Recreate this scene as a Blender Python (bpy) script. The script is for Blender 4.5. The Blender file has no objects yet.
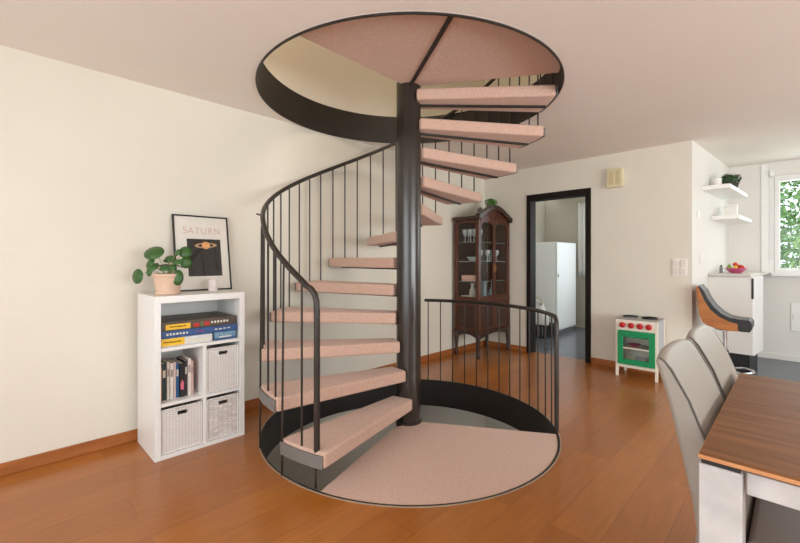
import bpy, bmesh, math, random
from mathutils import Vector, Matrix
random.seed(7)
D = bpy.data
COL = bpy.context.scene.collection
PI = math.pi
TH = 0.779                       # yaw between the camera and the room axes

# ------------------------------------------------------------------ materials
def lin(c):
    return tuple(((v/255)/12.92 if v/255 <= .04045 else ((v/255+.055)/1.055)**2.4) for v in c)

MATS = {}
def mat(name, rgb, rough=.5, metal=0., var=0., scale=20., bump=0., bscale=60., spec=.5, sheen=0., stretch=(1,1,1), trans=0., rgb2=None, emit=None, coat=0.):
    if name in MATS: return MATS[name]
    m = D.materials.new(name); m.use_nodes = True
    nt = m.node_tree; b = nt.nodes['Principled BSDF']; L = nt.links
    c = lin(rgb)
    b.inputs['Base Color'].default_value = (*c, 1)
    b.inputs['Roughness'].default_value = rough
    b.inputs['Metallic'].default_value = metal
    b.inputs['Specular IOR Level'].default_value = spec
    b.inputs['Coat Weight'].default_value = coat
    b.inputs['Transmission Weight'].default_value = trans
    if sheen:
        b.inputs['Sheen Weight'].default_value = sheen
    tc = nt.nodes.new('ShaderNodeTexCoord')
    mp = nt.nodes.new('ShaderNodeMapping'); mp.inputs['Scale'].default_value = stretch
    L.new(tc.outputs['Object'], mp.inputs['Vector'])
    if var or rgb2:
        n = nt.nodes.new('ShaderNodeTexNoise'); n.inputs['Scale'].default_value = scale
        n.inputs['Detail'].default_value = 5; n.inputs['Roughness'].default_value = .6
        L.new(mp.outputs['Vector'], n.inputs['Vector'])
        r = nt.nodes.new('ShaderNodeValToRGB')
        r.color_ramp.elements[0].position = .32; r.color_ramp.elements[1].position = .68
        c2 = lin(rgb2) if rgb2 else tuple(v*(1-var) for v in c)
        r.color_ramp.elements[0].color = (*c2, 1)
        r.color_ramp.elements[1].color = (*(c if rgb2 else tuple(min(1, v*(1+var*.6)) for v in c)), 1)
        L.new(n.outputs['Fac'], r.inputs['Fac']); L.new(r.outputs['Color'], b.inputs['Base Color'])
    if bump:
        n2 = nt.nodes.new('ShaderNodeTexNoise'); n2.inputs['Scale'].default_value = bscale
        n2.inputs['Detail'].default_value = 4
        L.new(mp.outputs['Vector'], n2.inputs['Vector'])
        bp = nt.nodes.new('ShaderNodeBump'); bp.inputs['Strength'].default_value = bump; bp.inputs['Distance'].default_value = .004
        L.new(n2.outputs['Fac'], bp.inputs['Height']); L.new(bp.outputs['Normal'], b.inputs['Normal'])
    if emit:
        b.inputs['Emission Color'].default_value = (*lin(rgb), 1); b.inputs['Emission Strength'].default_value = emit
    MATS[name] = m
    return m

def glass_mat(name, tint=(252, 254, 254), rough=.02):
    m = D.materials.new(name); m.use_nodes = True
    nt = m.node_tree; nt.nodes.remove(nt.nodes['Principled BSDF'])
    o = nt.nodes['Material Output']
    t = nt.nodes.new('ShaderNodeBsdfTransparent'); t.inputs['Color'].default_value = (*lin(tint), 1)
    g = nt.nodes.new('ShaderNodeBsdfGlossy'); g.inputs['Roughness'].default_value = rough
    f = nt.nodes.new('ShaderNodeFresnel'); f.inputs['IOR'].default_value = 1.45
    mx = nt.nodes.new('ShaderNodeMixShader')
    ge = nt.nodes.new('ShaderNodeNewGeometry'); ma = nt.nodes.new('ShaderNodeMath'); ma.operation = 'SUBTRACT'; ma.inputs[0].default_value = 1
    mu = nt.nodes.new('ShaderNodeMath'); mu.operation = 'MULTIPLY'
    nt.links.new(ge.outputs['Backfacing'], ma.inputs[1]); nt.links.new(f.outputs['Fac'], mu.inputs[0]); nt.links.new(ma.outputs[0], mu.inputs[1])
    nt.links.new(mu.outputs[0], mx.inputs['Fac']); nt.links.new(t.outputs['BSDF'], mx.inputs[1]); nt.links.new(g.outputs['BSDF'], mx.inputs[2])
    nt.links.new(mx.outputs['Shader'], o.inputs['Surface'])
    MATS[name] = m
    return m

def plank_mat():
    m = D.materials.new('oak_planks'); m.use_nodes = True
    nt = m.node_tree; L = nt.links; b = nt.nodes['Principled BSDF']; N = nt.nodes.new
    tc = N('ShaderNodeTexCoord'); mp = N('ShaderNodeMapping'); mp.inputs['Rotation'].default_value = (0, 0, PI/2)
    L.new(tc.outputs['Object'], mp.inputs['Vector'])
    br = N('ShaderNodeTexBrick')
    br.inputs['Scale'].default_value = 1; br.inputs['Brick Width'].default_value = 1.3; br.inputs['Row Height'].default_value = .2
    br.inputs['Mortar Size'].default_value = .0012; br.inputs['Mortar Smooth'].default_value = .3; br.offset = .37
    br.inputs['Bias'].default_value = 0
    br.inputs['Color1'].default_value = (*lin((176, 108, 42)), 1); br.inputs['Color2'].default_value = (*lin((160, 94, 33)), 1)
    br.inputs['Mortar'].default_value = (*lin((124, 70, 24)), 1)
    L.new(mp.outputs['Vector'], br.inputs['Vector'])
    mp2 = N('ShaderNodeMapping'); mp2.inputs['Scale'].default_value = (14, 1.2, 1); L.new(tc.outputs['Object'], mp2.inputs['Vector'])
    n = N('ShaderNodeTexNoise'); n.inputs['Scale'].default_value = 3; n.inputs['Detail'].default_value = 6; L.new(mp2.outputs['Vector'], n.inputs['Vector'])
    r = N('ShaderNodeValToRGB'); r.color_ramp.elements[0].position = .3; r.color_ramp.elements[1].position = .7
    r.color_ramp.elements[0].color = (.86, .84, .82, 1); r.color_ramp.elements[1].color = (1.05, 1.05, 1.05, 1)
    L.new(n.outputs['Fac'], r.inputs['Fac'])
    mx = N('ShaderNodeMix'); mx.data_type = 'RGBA'; mx.blend_type = 'MULTIPLY'; mx.inputs[0].default_value = 1
    L.new(br.outputs['Color'], mx.inputs[6]); L.new(r.outputs['Color'], mx.inputs[7])
    L.new(mx.outputs[2], b.inputs['Base Color'])
    b.inputs['Roughness'].default_value = .3; b.inputs['Specular IOR Level'].default_value = .5; b.inputs['Coat Weight'].default_value = .25; b.inputs['Coat Roughness'].default_value = .16
    MATS['oak_planks'] = m
    return m

def tile_mat(name, c1, c2, mortar, w, rough):
    m = D.materials.new(name); m.use_nodes = True
    nt = m.node_tree; L = nt.links; b = nt.nodes['Principled BSDF']; N = nt.nodes.new
    tc = N('ShaderNodeTexCoord'); br = N('ShaderNodeTexBrick'); br.offset = 0
    br.inputs['Scale'].default_value = 1; br.inputs['Brick Width'].default_value = w; br.inputs['Row Height'].default_value = w
    br.inputs['Mortar Size'].default_value = .004
    for k, c in (('Color1', c1), ('Color2', c2), ('Mortar', mortar)): br.inputs[k].default_value = (*lin(c), 1)
    L.new(tc.outputs['Object'], br.inputs['Vector']); L.new(br.outputs['Color'], b.inputs['Base Color'])
    b.inputs['Roughness'].default_value = rough
    MATS[name] = m
    return m

def grain_mat(name, c1, c2, stretch, scale=3., rough=.4, spec=.5):
    m = mat(name, c1, rough=rough, rgb2=c2, scale=scale, stretch=stretch, spec=spec)
    return m

def weave_mat(name, c1, c2, sx, sz):
    m = D.materials.new(name); m.use_nodes = True
    nt = m.node_tree; L = nt.links; b = nt.nodes['Principled BSDF']; N = nt.nodes.new
    tc = N('ShaderNodeTexCoord'); mp = N('ShaderNodeMapping')
    mp.inputs['Rotation'].default_value = (0, PI/2, 0)
    L.new(tc.outputs['Object'], mp.inputs['Vector'])
    br = N('ShaderNodeTexBrick'); br.offset = .5
    br.inputs['Scale'].default_value = 1; br.inputs['Brick Width'].default_value = sx; br.inputs['Row Height'].default_value = sz
    br.inputs['Mortar Size'].default_value = .0011; br.inputs['Mortar Smooth'].default_value = .6
    br.inputs['Color1'].default_value = (*lin(c1), 1); br.inputs['Color2'].default_value = (*lin(c2), 1)
    br.inputs['Mortar'].default_value = (*lin(tuple(int(v*.8) for v in c2)), 1)
    sep = N('ShaderNodeSeparateXYZ'); cmb = N('ShaderNodeCombineXYZ')
    L.new(tc.outputs['Object'], sep.inputs[0]); L.new(sep.outputs['Z'], cmb.inputs['X']); L.new(sep.outputs['Y'], cmb.inputs['Y'])
    L.new(cmb.outputs[0], br.inputs['Vector']); L.new(br.outputs['Color'], b.inputs['Base Color'])
    bp = N('ShaderNodeBump'); bp.inputs['Strength'].default_value = .5; bp.inputs['Distance'].default_value = .004; bp.invert = True
    L.new(br.outputs['Fac'], bp.inputs['Height']); L.new(bp.outputs['Normal'], b.inputs['Normal'])
    b.inputs['Roughness'].default_value = .8
    MATS[name] = m
    return m

M_wall = mat('wall_plaster', (229, 224, 211), rough=.9, var=.025, scale=1.6, bump=.35, bscale=38, spec=.2)
M_wallw = mat('white_plaster', (232, 230, 225), rough=.85, var=.02, scale=2, bump=.25, bscale=45, spec=.2)
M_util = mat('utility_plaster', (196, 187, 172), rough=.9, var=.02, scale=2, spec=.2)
M_ceil = mat('ceiling_paint', (238, 233, 226), rough=.95, var=.015, scale=1.2, spec=.1)
M_floor = plank_mat()
M_tile = tile_mat('slate_tiles', (90, 99, 110), (85, 94, 105), (68, 73, 80), .45, .25)
M_tile2 = tile_mat('utility_tiles', (96, 98, 106), (88, 90, 98), (66, 68, 72), .4, .2)
M_base = grain_mat('oak_skirting', (176, 106, 50), (150, 86, 38), (1, 1, 8), 4, .45)
M_doorfr = mat('dark_door_paint', (36, 30, 27), rough=.7, spec=.12, var=.12, scale=8)
M_steel = mat('bronze_steel', (44, 38, 34), rough=.24, metal=.0, var=.02, scale=3, spec=.8)
M_rail = mat('dark_rail_steel', (52, 45, 40), rough=.35, metal=.2, var=.1, scale=12)
M_band = mat('dark_rim_band', (40, 33, 28), rough=.5, var=.12, scale=6)
M_plate = mat('grey_end_plate', (128, 124, 122), rough=.45, metal=.2, var=.06, scale=20)
M_carpet = mat('pink_carpet', (220, 187, 169), rough=1., rgb2=(204, 168, 150), scale=70, bump=.9, bscale=260, spec=.05, sheen=.3)
M_white = mat('white_laminate', (240, 240, 238), rough=.35, var=.01, scale=4)
M_leather = mat('grey_leather', (150, 142, 132), rough=.42, var=.06, scale=7, bump=.25, bscale=220)
M_piping = mat('dark_piping', (84, 76, 70), rough=.5, var=.05)
M_top = grain_mat('walnut_top', (138, 92, 54), (104, 66, 36), (1.4, 22, 1), 2.2, .5, .15)
M_topedge = grain_mat('light_wood_edge', (208, 148, 98), (184, 122, 76), (3, 22, 1), 3, .45)
M_conc = mat('pale_concrete', (206, 203, 201), rough=.6, rgb2=(180, 177, 176), scale=9, bump=.15, bscale=40)
M_black = mat('black_metal', (26, 25, 25), rough=.4, var=.1)
M_chrome = mat('chrome', (200, 200, 202), rough=.12, metal=1., var=.03)
M_cab = grain_mat('dark_walnut_cabinet', (98, 50, 26), (60, 29, 15), (8, 8, 1.2), 5, .42)
M_cabd = grain_mat('deep_walnut_moulding', (66, 38, 24), (42, 23, 15), (4, 4, 4), 6, .35)
M_glass = glass_mat('clear_pane')
M_gl2 = mat('clear_glassware', (235, 242, 242), rough=.05, trans=.55, var=.02)
M_green = mat('oven_green', (14, 150, 92), rough=.45, var=.05, scale=10)
M_toyw = mat('cream_painted_wood', (238, 232, 216), rough=.5, var=.02)
M_red = mat('knob_red', (196, 20, 34), rough=.3, var=.05)
M_greypl = mat('grey_plastic', (120, 122, 124), rough=.4, var=.05)
M_cream = mat('aged_cream_plastic', (222, 212, 176), rough=.5, var=.04)
M_swit = mat('switch_plastic', (236, 232, 224), rough=.4, var=.015)
M_terra = mat('blush_terracotta', (218, 186, 162), rough=.7, var=.05, scale=14)
M_soil = mat('potting_soil', (62, 46, 34), rough=1, var=.3, scale=60, bump=.6)
M_leaf = mat('pilea_leaf', (56, 98, 42), rough=.38, var=.22, scale=14)
M_leaf2 = mat('dark_foliage', (52, 84, 44), rough=.5, var=.3, scale=25)
M_leaf3 = mat('fresh_foliage', (76, 128, 52), rough=.5, var=.3, scale=25)
M_paper = mat('poster_paper', (244, 232, 222), rough=.8, var=.02)
M_dark = mat('poster_night', (52, 43, 40), rough=.7, rgb2=(40, 33, 31), scale=14)
M_frame = mat('black_frame', (38, 33, 31), rough=.4, var=.08)
M_pinkink = mat('pink_ink', (222, 176, 160), rough=.7, var=.04)
M_planet = mat('saturn_orange', (214, 140, 78), rough=.7, rgb2=(236, 188, 128), scale=9, stretch=(1, 1, 16))
M_ring = mat('saturn_ring', (196, 160, 120), rough=.7, var=.15, scale=30)
M_bask = weave_mat('white_wicker', (240, 236, 232), (234, 229, 225), .012, .018)
M_bask2 = weave_mat('mottled_wicker', (238, 233, 229), (214, 206, 200), .018, .03)
M_slot = mat('slot_lining', (70, 62, 58), rough=.9, var=.1)
M_tan = grain_mat('tan_plywood', (190, 122, 62), (168, 102, 48), (1, 1, 7), 3, .45)
M_blkl = mat('black_leather', (24, 24, 27), rough=.35, var=.1, bump=.2, bscale=180)

# ------------------------------------------------------------------ object helpers
WM = {}                                   # world matrix of every root
def root(name, label, cat, loc=(0, 0, 0), rz=0., group=None):
    o = D.objects.new(name, None); COL.objects.link(o)
    o.location = loc; o.rotation_euler = (0, 0, rz); o.empty_display_size = .05
    o['label'] = label; o['category'] = cat
    if group: o['group'] = group
    WM[o.name] = Matrix.Translation(loc) @ Matrix.Rotation(rz, 4, 'Z')
    return o

def tag(o, label, cat, group=None):
    o['label'] = label; o['category'] = cat
    if group: o['group'] = group
    return o

class MB:
    def __init__(s): s.bm = bmesh.new()
    def verts_faces(s, vs, fs):
        v = [s.bm.verts.new(p) for p in vs]
        for f in fs:
            try: s.bm.faces.new([v[i] for i in f])
            except ValueError: pass
        return v
    def box(s, x0, x1, y0, y1, z0, z1, M=None):
        vs = [Vector((x, y, z)) for x in (x0, x1) for y in (y0, y1) for z in (z0, z1)]
        if M: vs = [M @ v for v in vs]
        s.verts_faces(vs, [(0, 1, 3, 2), (4, 6, 7, 5), (0, 4, 5, 1), (2, 3, 7, 6), (0, 2, 6, 4), (1, 5, 7, 3)])
        return s
    def prism(s, pts, a0, a1, axis='z', M=None):
        """polygon pts (2-D) pushed along an axis"""
        def P(p, a):
            v = {'z': (p[0], p[1], a), 'y': (p[0], a, p[1]), 'x': (a, p[0], p[1])}[axis]
            v = Vector(v)
            return M @ v if M else v
        n = len(pts)
        vs = [P(p, a0) for p in pts]+[P(p, a1) for p in pts]
        s.verts_faces(vs, [tuple(range(n))[::-1], tuple(range(n, 2*n))]+[(i, (i+1) % n, n+(i+1) % n, n+i) for i in range(n)])
        return s
    def lathe(s, prof, c=(0, 0, 0), n=32, M=None):
        rings = []
        for r, z in prof:
            if r < 1e-5:
                p = Vector((c[0], c[1], c[2]+z)); rings.append([s.bm.verts.new(M @ p if M else p)])
            else:
                ring = []
                for i in range(n):
                    a = 2*PI*i/n; p = Vector((c[0]+r*math.cos(a), c[1]+r*math.sin(a), c[2]+z))
                    ring.append(s.bm.verts.new(M @ p if M else p))
                rings.append(ring)
        for A, B in zip(rings, rings[1:]):
            if len(A) == 1 and len(B) == 1: continue
            for i in range(n):
                j = (i+1) % n
                if len(A) == 1: f = (A[0], B[j], B[i])
                elif len(B) == 1: f = (A[i], A[j], B[0])
                else: f = (A[i], A[j], B[j], B[i])
                try: s.bm.faces.new(f)
                except ValueError: pass
        for R in (rings[0], rings[-1]):
            if len(R) > 2:
                try: s.bm.faces.new(R)
                except ValueError: pass
        return s
    def tube(s, pts, r, n=12, closed=False, rs=None, cap=True):
        pts = [Vector(p) for p in pts]; m = len(pts); prev = None; rings = []
        for i, p in enumerate(pts):
            if closed: t = pts[(i+1) % m]-pts[i-1]
            else: t = pts[min(i+1, m-1)]-pts[max(i-1, 0)]
            t.normalize()
            if prev is None:
                u = t.cross(Vector((0, 0, 1)))
                if u.length < .05: u = t.cross(Vector((1, 0, 0)))
            else:
                u = prev-t*prev.dot(t)
                if u.length < 1e-4: u = t.orthogonal()
            u.normalize(); prev = u; v = t.cross(u)
            rr = rs[i] if rs else r
            rings.append([s.bm.verts.new(p+(u*math.cos(2*PI*k/n)+v*math.sin(2*PI*k/n))*rr) for k in range(n)])
        R = rings+[rings[0]] if closed else rings
        for A, B in zip(R, R[1:]):
            for k in range(n):
                try: s.bm.faces.new((A[k], A[(k+1) % n], B[(k+1) % n], B[k]))
                except ValueError: pass
        if not closed and cap:
            for e in (rings[0][::-1], rings[-1]): s.bm.faces.new(e)
        return s
    def grid(s, fn, nu, nv, wrap=False):
        v = [[s.bm.verts.new(fn(i/nu, j/nv)) for j in range(nv+1)] for i in range(nu if wrap else nu+1)]
        for i in range(nu):
            for j in range(nv):
                s.bm.faces.new((v[i][j], v[(i+1) % len(v)][j], v[(i+1) % len(v)][j+1], v[i][j+1]))
        return s
    def ball(s, c, rx, ry=None, rz=None, n=14):
        ry = ry or rx; rz = rz or rx
        M = Matrix.Translation(c) @ Matrix.Diagonal((rx, ry, rz, 1))
        bmesh.ops.create_uvsphere(s.bm, u_segments=n, v_segments=max(6, n*2//3), radius=1, matrix=M)
        return s
    def build(s, name, m, parent=None, bevel=0., seg=2, smooth=None, label=None, solid=0., world=False, sub=0):
        bm = s.bm
        if world and parent is not None:
            r = parent
            while r.parent: r = r.parent
            bmesh.ops.transform(bm, matrix=WM[r.name].inverted(), verts=bm.verts)
        bmesh.ops.recalc_face_normals(bm, faces=bm.faces)
        me = D.meshes.new(name); bm.to_mesh(me); bm.free()
        me.materials.append(m)
        o = D.objects.new(name, me); COL.objects.link(o)
        if parent is not None: o.parent = parent
        if solid:
            d = o.modifiers.new('t', 'SOLIDIFY'); d.thickness = solid; d.offset = 0
        if sub:
            d = o.modifiers.new('s', 'SUBSURF'); d.levels = d.render_levels = sub
        if bevel:
            d = o.modifiers.new('b', 'BEVEL'); d.width = bevel; d.segments = seg; d.limit_method = 'ANGLE'; d.angle_limit = math.radians(35)
            d.harden_normals = False
        if smooth is None: smooth = True
        if smooth:
            me.polygons.foreach_set('use_smooth', [True]*len(me.polygons))
            try: me.set_sharp_from_angle(angle=math.radians(38))
            except Exception: pass
        if label: o['label'] = label
        return o

def box(name, m, x0, x1, y0, y1, z0, z1, parent=None, bevel=.002, **k):
    return MB().box(x0, x1, y0, y1, z0, z1).build(name, m, parent, bevel=bevel, **k)

def struct(o):
    o['kind'] = 'structure'; return o

def dup(r, loc, rz, label, group=None):
    n = r.copy(); COL.objects.link(n); n.location = loc; n.rotation_euler = (0, 0, rz); n['label'] = label
    if group: n['group'] = group
    for ch in list(r.children):
        c = ch.copy(); COL.objects.link(c); c.parent = n
        for g in list(ch.children):
            d = g.copy(); COL.objects.link(d); d.parent = c
    WM[n.name] = Matrix.Translation(loc) @ Matrix.Rotation(rz, 4, 'Z')
    return n

# ------------------------------------------------------------------ room numbers
XL, YF = -3.156, 4.906                 # left wall, far wall
XK, YK, XKF = -.748, 6.70, -.622                  # kitchen side wall, kitchen far wall
XR, YB = 3.3, -1.7                    # behind the camera
HC, SLAB = 2.4, .25
PX, PY = -2.0726, 2.1914              # stair axis
RF, RC = 1.046, 1.071                  # openings in floor and ceiling

def holed_slab(name, m, x0, x1, y0, y1, z0, z1, r, n=96):
    bm = bmesh.new()
    rect = [bm.verts.new(p) for p in ((x0, y0, z1), (x1, y0, z1), (x1, y1, z1), (x0, y1, z1))]
    circ = [bm.verts.new((PX+r*math.cos(2*PI*i/n), PY+r*math.sin(2*PI*i/n), z1)) for i in range(n)]
    es = [bm.edges.new((rect[i], rect[(i+1) % 4])) for i in range(4)]+[bm.edges.new((circ[i], circ[(i+1) % n])) for i in range(n)]
    bmesh.ops.triangle_fill(bm, edges=es, use_beauty=True)
    g = bmesh.ops.extrude_face_region(bm, geom=bm.faces[:])
    bmesh.ops.translate(bm, vec=(0, 0, z0-z1), verts=[e for e in g['geom'] if isinstance(e, bmesh.types.BMVert)])
    b = MB(); b.bm.free(); b.bm = bm
    return struct(b.build(name, m, smooth=False))

# the setting
holed_slab('floor', M_floor, XL, XR, YB, YF+.1, -SLAB, 0, RF+.012)
struct(box('floor_kitchen', M_tile, XK, XR, YF+.1, YK+.1, -SLAB, .0, bevel=0))
struct(box('floor_utility', M_tile2, -3.5, XK-.14, YF+.1, 7.5, -SLAB, .0, bevel=0))
holed_slab('ceiling', M_ceil, XL-.1, XR+.1, YB-.1, 7.6, HC, HC+SLAB, RC+.01)
struct(box('wall_left', M_wall, XL-.15, XL, YB-.15, YF+.12, -2.9, 5.2, bevel=0))
b = MB(); DX0, DX1, DH = -2.470, -1.762, 1.985
b.box(XL, DX0, YF, YF+.12, -2.9, HC); b.box(DX1, XK, YF, YF+.12, 0, HC); b.box(DX0, DX1, YF, YF+.12, DH, HC)
struct(b.build('wall_back', M_wall, smooth=False))
struct(MB().prism([(XK-.14, YF+.12), (XK-.001, YF+.12), (XK, YF+.001), (XKF, YK+.1), (XK-.14, YK+.1)], 0, HC).build('wall_kitchen_side', M_wallw, smooth=False))
# kitchen far wall with its window hole
WX0, WX1, WZ0, WZ1 = -.285, 1.50, 1.045, 2.235
b = MB(); b.box(XK, WX0, YK, YK+.2, 0, HC); b.box(WX1, XR, YK, YK+.2, 0, HC); b.box(WX0, WX1, YK, YK+.2, 0, WZ0); b.box(WX0, WX1, YK, YK+.2, WZ1, HC)
struct(b.build('wall_kitchen_back', M_wallw, smooth=False))
# right wall, with a garden window
b = MB(); b.box(XR, XR+.2, YB, -.9, 0, HC); b.box(XR, XR+.2, 4.2, YK+.2, 0, HC); b.box(XR, XR+.2, -.9, 4.2, 0, .35); b.box(XR, XR+.2, -.9, 4.2, 2.2, HC)
struct(b.build('wall_right', M_wall, smooth=False))
b = MB(); b.box(XL, -2.7, YB-.2, YB, 0, HC); b.box(2.7, XR+.2, YB-.2, YB, 0, HC); b.box(-2.7, 2.7, YB-.2, YB, 0, .2); b.box(-2.7, 2.7, YB-.2, YB, 2.25, HC)
struct(b.build('wall_front', M_wall, smooth=False))
# utility room beyond the doorway
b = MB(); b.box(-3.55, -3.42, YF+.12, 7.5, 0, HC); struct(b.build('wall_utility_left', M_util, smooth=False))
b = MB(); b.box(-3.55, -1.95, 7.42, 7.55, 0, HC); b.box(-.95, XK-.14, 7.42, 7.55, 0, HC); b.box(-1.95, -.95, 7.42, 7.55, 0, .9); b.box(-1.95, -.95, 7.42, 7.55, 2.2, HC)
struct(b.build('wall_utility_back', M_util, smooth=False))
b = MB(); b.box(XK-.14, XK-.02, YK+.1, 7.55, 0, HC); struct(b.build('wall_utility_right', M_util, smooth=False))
# storeys above and below
UX, UY = 1.2, -.8
struct(box('wall_upstairs_back', M_wall, XL, UX+.1, YF, YF+.12, HC+SLAB, 5.2, bevel=0))
struct(box('wall_upstairs_right', M_wall, UX, UX+.1, UY, YF, HC+SLAB, 5.2, bevel=0))
struct(box('wall_upstairs_front', M_wall, XL, UX, UY-.1, UY, HC+SLAB, 5.2, bevel=0))
struct(box('ceiling_upstairs', M_ceil, XL, UX, UY, YF, 5.05, 5.2, bevel=0))
struct(box('wall_downstairs_right', M_wallw, UX, UX+.1, UY, YF, -2.9, -SLAB, bevel=0))
struct(box('wall_downstairs_front', M_wallw, XL, UX, UY-.1, UY, -2.9, -SLAB, bevel=0))
struct(box('wall_downstairs_back', M_wallw, DX0, UX, YF, YF+.12, -2.9, -SLAB, bevel=0))
struct(box('floor_downstairs', M_tile, XL, UX, UY, YF, -2.9, -2.65, bevel=0))
# skirting
struct(box('baseboard_left', M_base, XL, XL+.014, YB, YF, 0, .072, bevel=.003))
b = MB(); b.box(XL+.014, DX0-.046, YF-.014, YF, 0, .072); b.box(DX1+.052, XK, YF-.014, YF, 0, .072)
struct(b.build('baseboard_back', M_base, bevel=.003))
struct(box('baseboard_kitchen', M_wallw, XK+.03, XR, YK-.014, YK, 0, .07, bevel=.003))
# door casing: dark architraves and lining
b = MB()
for x0, x1 in ((-2.513, DX0+.012), (DX1-.012, -1.713)): b.box(x0, x1, YF-.016, YF+.136, 0, 2.048)
b.box(DX0+.012, DX1-.012, YF-.016, YF+.136, DH-.014, 2.048)
struct(b.build('door_1', M_doorfr, bevel=.003))
# dark steel linings of the two round openings
def ring_band(name, m, ri, ro, z0, z1, lip=None, n=128):
    b = MB()
    prof = [(ri, z0), (ri, z1), (ro, z1), (ro, z0)]
    R = [[b.bm.verts.new((PX+r*math.cos(2*PI*i/n), PY+r*math.sin(2*PI*i/n), z)) for i in range(n)] for r, z in prof]
    for k in range(4):
        A, B = R[k], R[(k+1) % 4]
        for i in range(n): b.bm.faces.new((A[i], A[(i+1) % n], B[(i+1) % n], B[i]))
    return struct(b.build(name, m))
ring_band('trim_1', M_band, RF, RF+.010, -SLAB-.004, .004)
ring_band('trim_2', M_band, RC, RC+.009, HC-.012, HC+SLAB+.004)
ring_band('trim_3', mat('pale_cover_strip', (176, 160, 140), rough=.4, metal=.3, var=.05), RF+.010, RF+.016, -.01, .004)
ring_band('trim_4', mat('ceiling_cover_strip', (206, 198, 190), rough=.8, var=.03), RC+.009, RC+.0122, HC-.002, HC+.02)

# kitchen window: frame, sash, pane
def window(name, x0, x1, z0, z1, y0, y1, mull=()):
    b = MB(); t = .055; tz = .026
    b.box(x0, x0+t, y0, y1, z0, z1); b.box(x1-t, x1, y0, y1, z0, z1); b.box(x0+t, x1-t, y0, y1, z0, z0+tz); b.box(x0+t, x1-t, y0, y1, z1-.04, z1)
    for q in mull: b.box(q-.03, q+.03, y0, y1, z0+tz, z1-.04)
    w = struct(b.build(name, M_white, bevel=.004))
    edges = [x0+t]+[v for q in mull for v in (q-.03, q+.03)]+[x1-t]
    for a, c in zip(edges[::2], edges[1::2]):
        b = MB(); s = .05; sz = .036; yy0, yy1 = y0-.015, y1-.02
        b.box(a, a+s, yy0, yy1, z0+tz, z1-.04); b.box(c-s, c, yy0, yy1, z0+tz, z1-.04); b.box(a+s, c-s, yy0, yy1, z0+tz, z0+tz+sz); b.box(a+s, c-s, yy0, yy1, z1-.04-sz, z1-.04)
        b.build('sash', M_white, w, bevel=.006)
        box('pane', M_glass, a+s, c-s, (y0+y1)/2-.003, (y0+y1)/2+.003, z0+tz+sz, z1-.04-sz, w, bevel=0)
    return w
w1 = window('window_1', WX0+.03, WX1, WZ0, WZ1, YK+.02, YK+.09, mull=(.62,))
b = MB(); b.box(WX0+.06, WX1+.05, YK-.09, YK+.02, WZ0-.035, WZ0+.002)
b.build('window_sill', M_white, w1, bevel=.006)
b = MB(); b.box(WX0-.035, WX0+.035, YK-.016, YK+.05, WZ0, HC-.02); b.build('window_casing', M_white, w1, bevel=.004)
b = MB(); b.tube([(WX0+.07, YK-.025, WZ1+.02), (WX0+.07, YK-.028, 1.20)], .008, 8); b.box(WX0+.045, WX0+.095, YK-.05, YK+.01, WZ1-.01, WZ1+.06)
b.build('blind_crank', M_white, w1, bevel=.003)
w2 = window('window_2', -1.95, -.95, .9, 2.2, 7.44, 7.50)
def bigwin(name, a0, a1, z0, z1, fixed, axis, mull):
    b = MB(); t = .06; w = .08
    def bx(p0, p1, q0, q1):
        if axis == 'x': b.box(p0, p1, fixed, fixed+w, q0, q1)
        else: b.box(fixed, fixed+w, p0, p1, q0, q1)
    bx(a0, a0+t, z0, z1); bx(a1-t, a1, z0, z1); bx(a0+t, a1-t, z0, z0+t); bx(a0+t, a1-t, z1-t, z1)
    for q in mull: bx(q-.04, q+.04, z0+t, z1-t)
    o = struct(b.build(name, M_white, bevel=.004))
    b = MB(); g = fixed+w/2
    if axis == 'x': b.box(a0+t, a1-t, g-.003, g+.003, z0+t, z1-t)
    else: b.box(g-.003, g+.003, a0+t, a1-t, z0+t, z1-t)
    b.build('pane', M_glass, o, smooth=False)
bigwin('window_3', -2.7, 2.7, .2, 2.25, YB-.14, 'x', (-.9, .9))
bigwin('window_4', -.9, 4.2, .35, 2.2, XR+.06, 'y', (.8, 2.5))

# ------------------------------------------------------------------ spiral staircase (polar helper in stair axes)
RISE = 2.65/13
st = root('spiral_staircase', 'dark steel spiral staircase with pink carpeted treads rising through the round ceiling opening', 'staircase', (PX, PY, 0), TH)
def pol(r, phi, z):
    a = math.radians(phi); return Vector((-r*math.sin(a), -r*math.cos(a), z))
MB().lathe([(.0, -2.65), (.091, -2.65), (.091, 2.52), (.0, 2.52)], n=48).build('centre_pole', M_steel, st)
MB().lathe([(.094, -.02), (.099, -.02), (.099, .012), (.094, .016)], n=48).build('base_collar', M_steel, st)
TF = {n: 25.6+22*(n-1) for n in range(1, 13)}; TF[12] = 261.3; TF[11] = 244.6
TW = {n: 18.4 for n in range(1, 13)}
for n in (8, 9, 10, 11): TW[n] = 20.5
def tread_poly(f, w, fb=48):
    pts = [pol(.121, f-39, 0)]
    for k in range(7): pts.append(pol(1.045+.008*k/6, f+w*k/6, 0))
    pts.append(pol(.121, f+fb, 0))
    return [(p.x, p.y) for p in pts]
THK = .082
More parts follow.
